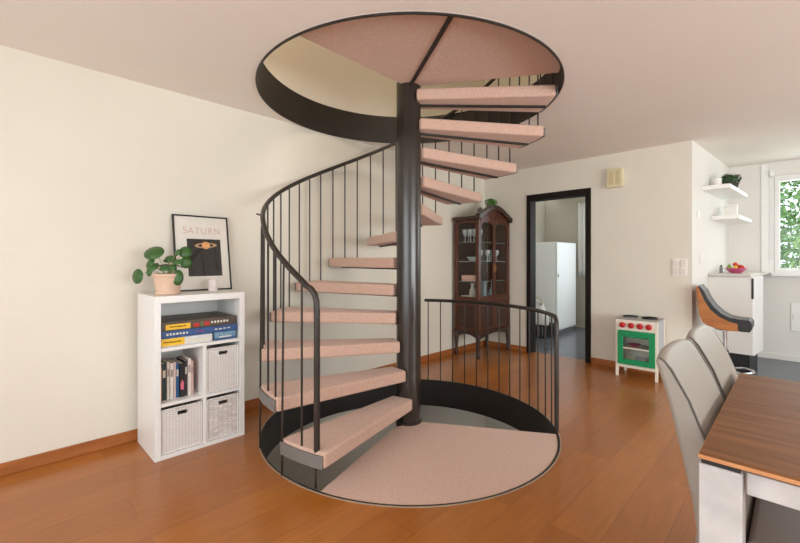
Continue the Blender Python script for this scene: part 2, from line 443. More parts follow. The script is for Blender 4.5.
def make_tread(f, w, z):
    poly = tread_poly(f, w, 72 if w > 19 or z > 2.3 else 48)
    t = MB().prism(poly, z-THK, z).build('tread', M_carpet, st, bevel=.014, seg=3)
    # grey end plate on the outer edge
    b = MB(); pts = [pol(1.049+.008*k/6, f+.5+(w-1)*k/6, 0) for k in range(7)]; po = [pol(1.057+.008*k/6, f+.5+(w-1)*k/6, 0) for k in range(7)]
    b.prism([(p.x, p.y) for p in pts+po[::-1]], z-THK+.002, z-.012)
    b.build('end_plate', M_plate, t)
    # dark steel arm under the tread
    a, c = pol(.085, f+w*.55, 0), pol(1.03, f+w*.42, 0); d = (c-a).normalized(); q = Vector((-d.y, d.x, 0))*.014
    b = MB(); b.prism([(p.x, p.y) for p in (a-q, c-q, c+q, a+q)], z-THK-.012, z-THK+.003)
    b.build('steel_arm', M_band, t)
    return t
for n in range(1, 13): make_tread(TF[n], TW[n], RISE*n)
for n in (10, 11, 12): make_tread(TF[n], TW[n], RISE*n-2.65)
# landings: at this floor and at the top
def landing(name, a0, a1, z0, z1, r, inner0, inner1):
    pts = [inner0]+[pol(r, a0+(a1-a0)*k/40, 0) for k in range(41)]+[inner1]
    return MB().prism([(p.x, p.y) for p in pts], z0, z1).build(name, M_carpet, st, bevel=.006)
landing('lower_landing', 282.6, 387.6, -.085, .0, 1.042, pol(.094, 278, 0), pol(.15, 403, 0))
landing('upper_landing', 283, 346.4, 2.495, 2.65, 1.060, pol(.02, 290, 0), pol(.02, 346, 0))
landing('upper_landing', 347.6, 403, 2.495, 2.65, 1.060, pol(.02, 346, 0), pol(.02, 400, 0))
b = MB(); a, c = pol(.06, 347, 0), pol(1.055, 347, 0); d = (c-a).normalized(); q = Vector((-d.y, d.x, 0))*.012
b.prism([(p.x, p.y) for p in (a-q, c-q, c+q, a+q)], 2.484, 2.60); b.build('landing_beam', M_band, st)
b = MB(); a, c = pol(.09, 283, 0), pol(1.05, 282.6, 0); d = (c-a).normalized(); q = Vector((-d.y, d.x, 0))*.02
b.prism([(p.x, p.y) for p in (a-q*.2, c-q*.2, c+q, a+q)], -.2, -.09); b.build('landing_beam', M_band, st)
# handrail
def hz(phi):
    if phi < 69.5: return 1.48-.0112*(69.5-phi)
    return 1.48+.0086*(phi-69.5)
RH = 1.035
pts = [pol(RH-.006, 29.2, z) for z in (RISE-.01, .5, .8, .93)]+[pol(RH-.005, 29.3, .985), pol(RH-.004, 29.9, 1.022), pol(RH-.002, 31.2, 1.05), pol(RH, 33.0, hz(33)-.006)]
pts += [pol(RH, p, hz(p)) for p in range(36, 60, 3)]+[pol(RH, p, hz(p)+.004*math.exp(-((p-69.5)/6)**2)*0) for p in range(60, 296, 3)]
MB().tube(pts, .0165, 14).build('handrail', M_rail, st)
for n in range(1, 13):
    for k, off in enumerate((2.2, 9.4, 16.6)):
        if n == 1 and k == 0: continue
        phi = TF[n]+off
        low = RISE*n-.01; r = RH
        if n <= 2 and k == 2: low = .0; r = 1.058; phi += .9
        p0, p1 = pol(r, phi, low), pol(RH if n > 2 or k < 2 else RH+.012, phi, hz(phi)-.008)
        MB().tube([p0, p1], .0062, 8).build('baluster', M_rail, st)
MB().tube([pol(1.03, 29.6, 0), pol(1.03, 29.6, RISE-THK)], .006, 8).build('baluster', M_rail, st)
# wall bracket holding the handrail
Mi = WM[st.name].inverted(); zb = hz(72)+.02
bw = MB(); a = pol(RH, 72, hz(72)); wpt = pol(RH+.045, 78, hz(74)+.004)
bw.tube([a, wpt], .007, 8); bw.build('wall_bracket', M_rail, st)

# guard rail round the open part of the floor opening
gr = root('guard_rail', 'low dark steel railing curving round the open back edge of the stair opening', 'railing', (PX, PY, 0), TH)
GH = .80
pts = [pol(RF-.004+.01, p, GH) for p in range(190, 279, 3)]+[pol(RF+.004, 279.2, GH-.006), pol(RF+.004, 280.8, GH-.028), pol(RF+.003, 281.3, GH-.07), pol(RF+.003, 281.4, .004)]
MB().tube(pts, .0155, 12).build('handrail', M_rail, gr)
p = 192.0
while p < 279:
    MB().tube([pol(RF+.006, p, .004), pol(RF+.006, p, GH-.01)], .0056, 8).build('baluster', M_rail, gr)
    p += 6.75

# ------------------------------------------------------------------ white cube bookcase
SX0, SX1, SY0, SY1, SH = -3.112, -2.712, .676, 1.222, .984
bc = root('bookcase', 'white laminate cube bookcase standing against the cream wall beside the stairs', 'bookcase', ((SX0+SX1)/2, (SY0+SY1)/2, 0))
def wb(name, m, x0, x1, y0, y1, z0, z1, parent, bevel=.0015, **k):
    return MB().box(x0, x1, y0, y1, z0, z1).build(name, m, parent, bevel=bevel, world=True, **k)
TT = .034
wb('side_panel', M_white, SX0, SX1, SY0, SY0+TT, 0, SH-.042, bc)
wb('side_panel', M_white, SX0, SX1, SY1-TT, SY1, 0, SH-.042, bc)
wb('top_board', M_white, SX0, SX1, SY0, SY1, SH-.042, SH, bc)
wb('bottom_board', M_white, SX0, SX1, SY0+TT, SY1-TT, 0, .024, bc)
wb('shelf_board', M_white, SX0+.004, SX1-.003, SY0+TT, SY1-TT, .650, .671, bc)
wb('shelf_board', M_white, SX0+.004, SX1-.003, SY0+TT, SY1-TT, .316, .336, bc)
DY = .962
wb('divider', M_white, SX0+.004, SX1-.003, DY-.011, DY+.011, .336, .650, bc)
wb('divider', M_white, SX0+.004, SX1-.003, DY-.011, DY+.011, .024, .316, bc)
wb('back_panel', M_white, SX0, SX0+.004, SY0+TT, SY1-TT, .024, SH-.042, bc)

# wicker baskets
def basket(label, y0, y1, z0, m, hh):
    r = root('wicker_basket', label, 'basket', ((SX0+SX1)/2, (y0+y1)/2, z0+.001), 0, 'white wicker baskets in the bookcase')
    w = (y1-y0)/2; x1 = .188; x0 = -.165
    b = MB()
    def wall(P, n_u, n_v, disp):
        b.grid(lambda u, v: Vector(P(u, v, 0)), n_u, n_v)
    # front with a slot: four panels round the hole
    sl, sh = .026, .016; sc = hh-.034; t = .008
    for (ya, yb, za, zb) in ((-w, -sl, 0, hh), (sl, w, 0, hh), (-sl, sl, 0, sc-sh/2), (-sl, sl, sc+sh/2, hh)):
        b.box(x1-t, x1, ya, yb, za, zb)
    b.box(x0, x0+t, -w, w, 0, hh); b.box(x0+t, x1-t, -w, -w+t, 0, hh); b.box(x0+t, x1-t, w-t, w, 0, hh); b.box(x0+t, x1-t, -w+t, w-t, 0, t)
    body = b.build('body', m, r, smooth=False)
    b = MB(); k = x1+.001
    b.tube([(k, -w+.004, hh), (k, w-.004, hh)], .0055, 8); b.tube([(k, -w+.004, .006), (k, w-.004, .006)], .005, 8)
    b.tube([(k, -w+.004, .004), (k, -w+.004, hh)], .005, 8); b.tube([(k, w-.004, .004), (k, w-.004, hh)], .005, 8)
    b.build('rim', M_bask, r)
    b = MB(); zz = (sc-sh/2, sc+sh/2)
    b.tube([(x1, -sl, zz[0]), (x1, sl, zz[0]), (x1, sl, zz[1]), (x1, -sl, zz[1])], .0035, 6, closed=True); b.build('slot_handle', M_slot, r)
    return r
basket('white wicker basket in the middle right cube, below the board games', DY+.014, SY1-TT-.004, .336, M_bask, .285)
basket('white wicker basket in the bottom left cube, below the books', SY0+TT+.004, DY-.014, .024, M_bask, .268)
basket('mottled white wicker basket in the bottom right cube, dark slot handle', DY+.014, SY1-TT-.004, .024, M_bask2, .268)

# books
bk = [('orange', (214, 140, 66), .018, .215), ('dark teal', (40, 62, 66), .024, .225), ('cream', (226, 216, 204), .017, .232), ('white', (236, 230, 224), .020, .222),
      ('pale pink', (226, 202, 196), .012, .226), ('blue', (44, 92, 142), .018, .216), ('black', (34, 32, 36), .030, .212), ('charcoal', (58, 52, 56), .016, .224),
      ('off-white', (232, 222, 214), .018, .236), ('dusty rose', (214, 178, 170), .016, .218)]
yy = SY0+TT+.004
for i, (cn, c, t, hgt) in enumerate(bk):
    side = ('first of the row, at the left panel' if i == 0 else 'last of the row, next to the divider' if i == len(bk)-1 else 'standing between the %s and %s books' % (bk[i-1][0], bk[i+1][0]))
    r = root('book', '%s book in the bookcase, %s' % (cn, side), 'book', (-2.86, yy+t/2, .337), 0, 'books in the middle left cube')
    d = .062+random.random()*.02; cm = mat('cover_'+cn.replace(' ', '_').replace('-', '_'), c, rough=.5, var=.05, scale=30)
    b = MB(); x1 = .078+random.random()*.012; x0 = x1-.16
    b.box(x0, x1, -t/2, -t/2+.002, 0, hgt); b.box(x0, x1, t/2-.002, t/2, 0, hgt); b.box(x1-.003, x1, -t/2, t/2, 0, hgt)
    b.build('cover', cm, r, bevel=.0008)
    box('pages', mat('page_paper', (236, 230, 216), rough=.9, var=.04, scale=90, stretch=(1, 12, 1)), x0+.004, x1-.004, -t/2+.0022, t/2-.0022, .004, hgt-.004, r, bevel=0)
    b = MB()
    if cn == 'black': b.prism([(-t*.3, .05), (t*.28, .045), (t*.3, .09), (0, .11), (-t*.32, .085)], x1+.0003, x1+.0009, 'x'); b.build('spine_label', mat('spine_pink', (222, 112, 142), rough=.5, var=.1), r)
    elif t > .015:
        b.box(x1, x1+.0006, -t*.3, t*.3, hgt*.62, hgt*.82); b.build('spine_label', mat('spine_pale', (222, 214, 200), rough=.6, var=.08) if sum(c) < 450 else mat('spine_grey', (168, 150, 140), rough=.6, var=.1), r)
    yy += t+.0012

# board games: flat boxes on the open top shelf
def game(name_label, x0, x1, y0, y1, z0, z1, lid, front, marks, rz=0):
    r = root('board_game', name_label, 'board game', ((x0+x1)/2, (y0+y1)/2, z0), rz, 'board games on the open shelf')
    hx, hy, hh = (x1-x0)/2, (y1-y0)/2, z1-z0
    box('box_base', front, -hx+.002, hx-.002, -hy+.002, hy-.002, 0, hh*.5, r, bevel=.001)
    box('lid', lid, -hx, hx, -hy, hy, hh*.12, hh, r, bevel=.0015)
    for (nm, m, a0, a1, c0, c1) in marks:
        MB().box(hx, hx+.0008, -hy+2*hy*a0, -hy+2*hy*a1, hh*c0, hh*c1).build(nm, m, r, smooth=False)
    return r
M_gy = mat('game_yellow', (246, 196, 44), rough=.4, var=.04); M_gw = mat('game_white', (226, 226, 228), rough=.4, rgb2=(206, 210, 218), scale=20)
M_gb = mat('game_navy', (44, 74, 128), rough=.4, rgb2=(58, 96, 152), scale=25); M_gbr = mat('game_umber', (74, 62, 52), rough=.45, rgb2=(96, 84, 70), scale=25)
M_gt = mat('game_teal', (52, 108, 150), rough=.4, rgb2=(140, 176, 198), scale=35); M_gr = mat('game_red', (190, 44, 38), rough=.4, var=.05); M_gl = mat('game_pale', (226, 222, 206), rough=.4, var=.05)
M_go = mat('game_orange', (226, 112, 34), rough=.4, var=.05); M_gg = mat('game_green', (92, 116, 62), rough=.4, var=.1)
def strokes(n, a0, a1, c0, c1, m, nm='lettering'):
    out = []; w = (a1-a0)/n
    for i in range(n):
        out.append((nm, m, a0+i*w, a0+i*w+w*.62, c0+.06*random.random(), c1-.06*random.random()))
    return out
G0, G1 = SY0+TT+.006, SY1-TT-.008
game('yellow and white board game box at the bottom of the stack', -3.06, -2.735, G0, G0+.30, .672, .722, M_gw, M_gw, [('label_panel', M_gy, .0, .44, .10, .98)]+strokes(7, .06, .38, .42, .66, M_go)+[('label_panel', M_gl, .46, .97, .2, .6)])
game('small teal board game box at the bottom right of the stack', -3.06, -2.735, G0+.312, G1-.012, .672, .724, M_gt, M_gb, [('label_panel', M_gl, .2, .8, .3, .44), ('label_panel', M_gb, 0, 1, .12, .26)])
game('long navy blue board game box across the middle of the stack', -3.07, -2.738, G0+.002, G1, .7245, .767, M_gb, M_gb, strokes(7, .06, .34, .35, .68, M_gl)+strokes(3, .44, .56, .4, .6, M_gr)+strokes(4, .68, .92, .4, .62, M_gl))
game('umber board game box with a yellow label on top of the stack', -3.08, -2.742, G0+.004, G1-.006, .7675, .823, M_gbr, M_gbr, [('label_panel', M_gy, .05, .36, .10, .70)]+strokes(7, .10, .31, .3, .54, M_gr)+[('picture', M_gr, .40, .48, .15, .6), ('picture', M_gg, .49, .53, .2, .7), ('picture', M_gr, .54, .62, .2, .66)]+strokes(6, .64, .90, .36, .66, M_gl))

# ------------------------------------------------------------------ things on the bookcase
# poster leaning on the wall
pr = root('framed_poster', 'black framed planet poster leaning on the wall on top of the bookcase', 'picture', (-3.035, 1.080, SH+.001))
LEAN = Matrix.Rotation(-math.radians(9.5), 4, 'Y')
pw, ph = .384, .552
LM = LEAN @ Matrix.Translation((0, 0, 0))
def lb(x0, x1, y0, y1, z0, z1): return MB().box(x0, x1, y0, y1, z0, z1, LM)
b = MB(); q = .011
for (y0, y1, z0, z1) in ((-pw/2, -pw/2+q, 0, ph), (pw/2-q, pw/2, 0, ph), (-pw/2+q, pw/2-q, 0, q), (-pw/2+q, pw/2-q, ph-q, ph)): b.box(-.018, 0, y0, y1, z0, z1, LM)
b.build('frame', M_frame, pr, bevel=.001)
lb(-.014, -.006, -pw/2+q, pw/2-q, q, ph-q).build('paper', M_paper, pr, smooth=False)
sky = lb(-.0062, -.0052, -pw*.275, pw*.335, ph*.19, ph*.685).build('night_sky', M_dark, pr, smooth=False)
cy, cz, pr_ = pw*.06, ph*.60, .030
bm_ = MB(); T = LM @ Matrix.Translation((-.0046, cy, cz)) @ Matrix.Rotation(math.radians(3), 4, 'X')
def disc(b, T, ry, rz, x, n=40, hole=None):
    o = [T @ Vector((x, ry*math.cos(2*PI*i/n), rz*math.sin(2*PI*i/n))) for i in range(n)]
    if hole is None:
        b.verts_faces(o, [tuple(range(n))])
    else:
        i_ = [T @ Vector((x, hole*ry*math.cos(2*PI*i/n), hole*rz*math.sin(2*PI*i/n))) for i in range(n)]
        b.verts_faces(o+i_, [(k, (k+1) % n, n+(k+1) % n, n+k) for k in range(n)])
b = MB(); disc(b, T, .078, .020, 0, hole=.68); b.build('planet_ring', M_ring, pr, smooth=False)
b = MB(); disc(b, T, pr_, pr_*.9, .0003); b.build('planet', M_planet, pr, smooth=False)
b = MB(); n = 24   # the front half of the ring passes before the planet
o = [T @ Vector((.0006, .078*math.cos(PI+PI*i/n), .020*math.sin(PI+PI*i/n))) for i in range(n+1)]
i_ = [T @ Vector((.0006, .78*.078*math.cos(PI+PI*i/n), .78*.020*math.sin(PI+PI*i/n))) for i in range(n+1)]
b.verts_faces(o+i_, [(k, k+1, n+2+k, n+1+k) for k in range(n)]); b.build('planet_ring', M_ring, pr, smooth=False)
fc = D.curves.new('title', 'FONT'); fc.body = 'SATURN'; fc.size = .062; fc.align_x = 'CENTER'; fc.space_character = 1.12; fc.offset = -.0006; fc.extrude = .0003
fo = D.objects.new('title_tmp', fc); COL.objects.link(fo)
bpy.context.view_layer.update()
me = D.meshes.new_from_object(fo.evaluated_get(bpy.context.evaluated_depsgraph_get())); D.objects.remove(fo)
Rt = Matrix(((0, 0, 1, 0), (1, 0, 0, 0), (0, 1, 0, 0), (0, 0, 0, 1)))
me.transform(LM @ Matrix.Translation((-.0055, pw*.005, ph*.755)) @ Rt @ Matrix.Diagonal((1.02, 1.1, 1, 1))); me.materials.clear(); me.materials.append(M_pinkink); me.name = 'title_lettering'
to = D.objects.new('title_lettering', me); COL.objects.link(to); to.parent = pr
lb(-.0050, -.0046, -pw/2+q, pw/2-q, q, ph-q).build('glass', M_glass, pr, smooth=False)

# white jar in front of the poster
jr = root('candle_jar', 'small white patterned jar at the foot of the planet poster', 'jar', (-2.93, 1.092, SH+.001))
MB().lathe([(0, 0), (.029, 0), (.0315, .004), (.0315, .082), (.030, .084), (.028, .082), (.028, .07), (0, .07)], n=28).build('jar', mat('white_ceramic', (236, 228, 224), rough=.35, rgb2=(220, 206, 204), scale=45), jr)
MB().lathe([(0, .0701), (.027, .0701), (.027, .073), (0, .0735)], n=24).build('wax', mat('wax', (240, 230, 214), rough=.6, var=.03), jr)

# pilea
pl = root('potted_plant', 'round-leaved green plant in a blush pot on top of the bookcase', 'plant', (-2.87, .79, SH+.001))
MB().lathe([(0, 0), (.068, 0), (.073, .005), (.072, .018), (.068, .022), (.082, .110), (.087, .114), (.087, .132), (.081, .132), (.078, .112), (0, .112)], n=40).build('pot', M_terra, pl, bevel=.0015)
MB().lathe([(0, .112), (.078, .112), (.078, .120), (.04, .125), (0, .127)], n=28).build('soil', M_soil, pl)
cdir = Vector((math.cos(TH), math.sin(TH), 0)); fdir = Vector((-math.sin(TH), math.cos(TH), 0))     # sideways / away
def leaf(b, c, nrm, r, el=1.0, droop=.18):
    nrm = Vector(nrm).normalized(); u = nrm.cross(Vector((0, 0, 1)))
    if u.length < .05: u = Vector((1, 0, 0))
    u.normalize(); v = nrm.cross(u); n = 16
    cen = b.bm.verts.new(Vector(c)+nrm*.004)
    rings = []
    for k, q in enumerate((.5, 1.0)):
        rings.append([b.bm.verts.new(Vector(c)+u*math.cos(2*PI*i/n)*r*q+v*math.sin(2*PI*i/n)*r*q*el-nrm*droop*r*q*q) for i in range(n)])
    for i in range(n):
        j = (i+1) % n; b.bm.faces.new((cen, rings[0][i], rings[0][j])); b.bm.faces.new((rings[0][i], rings[1][i], rings[1][j], rings[0][j]))
LV = [  # sideways, away, up, radius, elongation, normal (sideways, away, up)
    (-.055, -.02, .262, .060, .85, (0, -.8, .6)), (-.072, -.03, .195, .036, 1, (-.4, -.8, .4)), (-.135, -.05, .108, .043, 1.05, (-.3, -.95, .1)),
    (-.045, -.045, .170, .036, 1, (-.1, -.7, .7)), (.035, .0, .226, .030, .75, (.2, -.7, .7)), (.085, -.02, .260, .026, .9, (-.4, -.8, .4)), (.128, -.01, .262, .036, 1.05, (.3, -.85, .3)),
    (.092, -.02, .205, .034, .8, (0, -.6, .8)), (.132, -.01, .195, .034, 1.05, (.3, -.9, .1)), (.100, -.04, .100, .030, 1.6, (.3, -.95, .1)), (.02, -.03, .165, .034, .8, (.1, -.6, .8)),
    (-.065, -.05, .140, .026, 1.2, (-.4, -.9, .1)), (.0, .05, .215, .034, .9, (.1, -.5, .85)), (-.03, .06, .18, .034, .9, (-.2, .2, .9)), (.055, .055, .175, .032, .9, (.3, .2, .9)), (.062, -.03, .165, .022, 1, (.1, -.8, .5))]
bl, bs = MB(), MB()
for (s_, a_, u_, r_, e_, nn) in LV:
    r_ *= 1.05; s_ = s_*1.08-.022; u_ += .008
    c = cdir*s_+fdir*a_+Vector((0, 0, u_)); N_ = cdir*nn[0]+fdir*nn[1]+Vector((0, 0, nn[2]))
    leaf(bl, c, N_, r_, e_)
    b0 = Vector((c.x*.12, c.y*.12, .118)); mid = (b0+c)/2+Vector((0, 0, .03))
    bs.tube([b0, b0.lerp(mid, .5)+Vector((0, 0, .008)), mid, mid.lerp(c, .6)+Vector((0, 0, .004)), c-N_.normalized()*.003], .0019, 6)
bl.build('foliage', M_leaf, pl, solid=.0012); bs.build('stems', mat('leaf_stem', (142, 150, 92), rough=.5, var=.15), pl)

# ------------------------------------------------------------------ display cabinet by the left wall
CX0, CX1, CY0, CY1 = -3.108, -2.745, 4.135, 4.872
cb = root('display_cabinet', 'dark walnut glazed display cabinet with arched top in the far corner', 'cabinet', ((CX0+CX1)/2, (CY0+CY1)/2, 0))
Z0, Z1, Z2 = .30, .70, 1.70
PT = .036
for (x, y) in ((CX0, CY0), (CX1-PT, CY0), (CX0, CY1-PT), (CX1-PT, CY1-PT)):
    cx, cy = x+PT/2, y+PT/2
    wb('corner_post', M_cab, x, x+PT, y, y+PT, Z0, Z2, cb, bevel=.006)
    b = MB(); b.lathe([(0, 0), (.018, 0), (.024, .03), (.017, .06), (.022, .15), (.031, .24), (.028, .30), (0, .30)], c=(cx, cy, 0), n=16); b.build('leg', M_cabd, cb, world=True)
def panel_frame(nm, pts):  pass
# lower solid case
wb('bottom_board', M_cabd, CX0-.008, CX1+.012, CY0-.012, CY1+.008, Z0-.002, Z0+.03, cb, bevel=.006)
wb('waist_board', M_cab, CX0, CX1+.006, CY0-.006, CY1, Z1-.02, Z1+.012, cb, bevel=.006)
wb('side_panel', M_cab, CX0+PT, CX1-PT, CY0+.010, CY0+.022, Z0+.03, Z1-.02, cb)
wb('side_moulding', M_cabd, CX0+PT+.03, CX1-PT-.03, CY0+.004, CY0+.012, Z0+.075, Z1-.065, cb, bevel=.004)
wb('side_panel', M_cab, CX0+PT, CX1-PT, CY1-.022, CY1-.010, Z0+.03, Z2, cb)
wb('back_panel', M_cabd, CX0+.002, CX0+.012, CY0+PT, CY1-PT, Z0+.03, Z2, cb)
MY = (CY0+CY1)/2
for y0, y1 in ((CY0+PT+.002, MY-.002), (MY+.002, CY1-PT-.002)):
    d = wb('lower_door', M_cab, CX1-.026, CX1-.008, y0, y1, Z0+.032, Z1-.022, cb, bevel=.003)
    MB().box(CX1-.009, CX1-.001, y0+.04, y1-.04, Z0+.075, Z1-.065).build('door_moulding', M_cabd, d, world=True, bevel=.004)
# scalloped aprons
b = MB(); n = 24; y0, y1 = CY0+PT, CY1-PT
pts = [(y0, Z0), (y1, Z0)]+[(y1-(y1-y0)*k/n, Z0-.075+.055*abs(math.sin(PI*1.0*k/n))**.8) for k in range(n+1)]
b.prism(pts, CX1-.03, CX1-.008, 'x'); b.build('apron', M_cabd, cb, world=True)
b = MB(); x0, x1 = CX0+PT, CX1-PT
pts = [(x0, Z0), (x1, Z0)]+[(x1-(x1-x0)*k/n, Z0-.06+.045*abs(math.sin(PI*k/n))**.8) for k in range(n+1)]
b.prism(pts, CY0+.006, CY0+.024, 'y'); b.build('apron', M_cabd, cb, world=True)
# glazed part
def glazed_door(y0, y1):
    d = MB(); s = .030; xa, xb = CX1-.026, CX1-.006
    d.box(xa, xb, y0, y0+s, Z1+.014, Z2-.02); d.box(xa, xb, y1-s, y1, Z1+.014, Z2-.02); d.box(xa, xb, y0+s, y1-s, Z1+.014, Z1+.06)
    n = 20; ya, yb = y0+s, y1-s
    pts = [(ya, Z2+.06), (yb, Z2+.06)]+[(yb-(yb-ya)*k/n, Z2-.085+.075*math.sin(PI*k/n)**.7) for k in range(n+1)]
    d.prism(pts, xa, xb, 'x')
    o = d.build('glazed_door', M_cab, cb, world=True, bevel=.002)
    MB().box(CX1-.018, CX1-.015, ya-.004, yb+.004, Z1+.055, Z2).build('pane', M_glass, o, world=True, smooth=False)
    b = MB(); yk = y1-s/2 if y0 < MY-.1 else y0+s/2
    b.box(CX1-.006, CX1-.002, yk-.009, yk+.009, 1.05, 1.15); b.tube([(CX1-.004, yk, 1.12), (CX1+.010, yk, 1.118), (CX1+.012, yk, 1.085), (CX1-.004, yk, 1.08)], .004, 8)
    b.build('handle', mat('old_brass', (172, 124, 70), rough=.35, metal=.8, var=.1), o, world=True)
glazed_door(CY0+PT, MY-.001); glazed_door(MY+.001, CY1-PT)
b = MB(); s = .014; ya, yb = CY0+.008, CY0+.024
b.box(CX0+PT, CX0+PT+s, ya, yb, Z1+.012, Z2); b.box(CX1-PT-s, CX1-PT, ya, yb, Z1+.012, Z2); b.box(CX0+PT+s, CX1-PT-s, ya, yb, Z1+.012, Z1+.05)
x0, x1 = CX0+PT+s, CX1-PT-s
pts = [(x0, Z2), (x1, Z2)]+[(x1-(x1-x0)*k/16, Z2-.06+.03*math.sin(PI*k/16)) for k in range(17)]
b.prism(pts, ya, yb, 'y'); sg = b.build('side_window', M_cab, cb, world=True, bevel=.002)
MB().box(x0-.003, x1+.003, ya+.006, ya+.009, Z1+.045, Z2-.02).build('pane', M_glass, sg, world=True, smooth=False)
SHZ = (.94, 1.19, 1.43)
for z in SHZ: wb('glass_shelf', mat('shelf_glass', (190, 205, 200), rough=.08, trans=.6, var=.02), CX0+.016, CX1-.03, CY0+.028, CY1-.028, z-.008, z, cb, bevel=.001)
# crown: straight cornice at the side, arch over the doors
wb('cornice', M_cabd, CX0-.01, CX1+.0, CY0-.026, CY0+.03, Z2, Z2+.045, cb, bevel=.008)
def arch(t, lift): return Z2+.02+lift+.135*math.sin(PI*t)**1.25
b = MB(); n = 28; ya, yb = CY0-.028, CY1+.026
top = [(ya+(yb-ya)*k/n, arch(k/n, .045)) for k in range(n+1)]
bot = [(ya+(yb-ya)*k/n, arch(k/n, -.02)) for k in range(n+1)]
b.prism(top+bot[::-1], CX1-.03, CX1+.032, 'x'); b.build('arched_cornice', M_cabd, cb, world=True, bevel=.008)
b = MB(); pts = [(CY0+PT, Z2-.03), (CY1-PT, Z2-.03)]+[(y, z) for y, z in [(CY1-PT-(CY1-CY0-2*PT)*k/n, arch(1-(PT+(CY1-CY0-2*PT)*k/n)/(CY1-CY0), -.012)) for k in range(n+1)]]
b.prism(pts, CX1-.05, CX1-.012, 'x'); b.build('pediment', M_cab, cb, world=True)
wb('top_board', M_cabd, CX0, CX1-.03, CY0-.012, CY1+.012, Z2+.002, Z2+.022, cb)
# things inside the cabinet
def goblet(x, y, z, s, label, grp):
    r = root('wine_glass', label, 'glass', (x, y, z+.001), 0, grp)
    MB().lathe([(0, 0), (.030*s, 0), (.030*s, .003), (.005, .008), (.0045, .062*s), (.02*s, .078*s), (.034*s, .105*s), (.033*s, .15*s), (.031*s, .15*s), (.031*s, .107*s), (.0, .082*s)], n=16).build('bowl', M_gl2, r)
for i, (dx, y) in enumerate(((-.05, 4.20), (-.05, 4.28), (-.13, 4.20), (-.14, 4.29), (-.22, 4.21), (-.23, 4.30))):
    goblet(CX1+dx-.03, y, SHZ[2], 1.05, 'stemmed clear glass on the top shelf of the walnut cabinet', 'stemmed glasses on the cabinet top shelf')
for i, (dx, y) in enumerate(((-.06, 4.47), (-.06, 4.56), (-.15, 4.45), (-.15, 4.66), (-.07, 4.70))):
    goblet(CX1+dx-.03, y, SHZ[1], .95, 'clear glass behind the walnut cabinet doors on the middle shelf', 'glasses behind the cabinet doors')
pb = root('storage_box', 'pale pink box inside the walnut cabinet on the side shelf', 'box', (-2.95, 4.26, SHZ[0]+.001))
box('box_base', mat('box_pink', (214, 164, 152), rough=.6, var=.05), -.085, .10, -.07, .07, 0, .045, pb, bevel=.002); box('lid', mat('box_lid_pink', (226, 182, 170), rough=.6, var=.04), -.088, .103, -.073, .073, .035, .07, pb, bevel=.003)
bw_ = root('glass_bowl', 'shallow clear bowl on the side shelf above the pink box', 'bowl', (-2.93, 4.27, SHZ[1]+.001))
MB().lathe([(0, 0), (.035, 0), (.05, .02), (.075, .055), (.072, .055), (.047, .022), (0, .008)], n=24).build('bowl', M_gl2, bw_)
vs = root('vase', 'pale ceramic vase inside the walnut cabinet at the bottom', 'vase', (-2.90, 4.23, Z1+.013))
MB().lathe([(0, 0), (.03, 0), (.042, .05), (.036, .11), (.018, .16), (.026, .20), (.022, .20), (.015, .16), (.0, .12)], n=24).build('body', mat('pale_ceramic', (206, 200, 190), rough=.35, var=.05), vs)
vs = root('bottle', 'slim cream bottle beside the pale vase in the walnut cabinet', 'bottle', (-2.80, 4.235, Z1+.013))
MB().lathe([(0, 0), (.022, 0), (.024, .17), (.012, .21), (.012, .25), (0, .25)], n=20).build('body', mat('cream_glaze', (216, 208, 188), rough=.3, var=.05), vs)
MB().lathe([(0, .25), (.014, .25), (.014, .275), (0, .275)], n=16).build('stopper', M_cabd, vs)
vs = root('folded_cloth', 'white folded cloth on the floor of the walnut cabinet', 'cloth', (-2.99, 4.25, Z1+.013))
b = MB()
for k in range(3): b.box(-.07+.003*k, .07-.002*k, -.055, .055-.003*k, .014*k, .014*k+.0135)
b.build('folds', mat('white_linen', (224, 220, 214), rough=.95, var=.05), vs, bevel=.005)
vs = root('tall_vase', 'tall blue-grey glass vase behind the left cabinet door', 'vase', (-2.84, 4.40, Z1+.013))
MB().lathe([(0, 0), (.04, 0), (.045, .02), (.03, .12), (.04, .22), (.036, .22), (.027, .12), (0, .03)], n=24).build('body', mat('blue_grey_glass', (150, 170, 176), rough=.1, trans=.4, var=.05), vs)
vs = root('decanter', 'squat clear decanter behind the right cabinet door', 'decanter', (-2.86, 4.62, Z1+.013))
MB().lathe([(0, 0), (.05, 0), (.055, .05), (.03, .11), (.013, .14), (.013, .19), (.02, .2), (0, .2)], n=24).build('body', M_gl2, vs)
MB().ball((0, 0, .22), .02).build('stopper', M_gl2, vs)

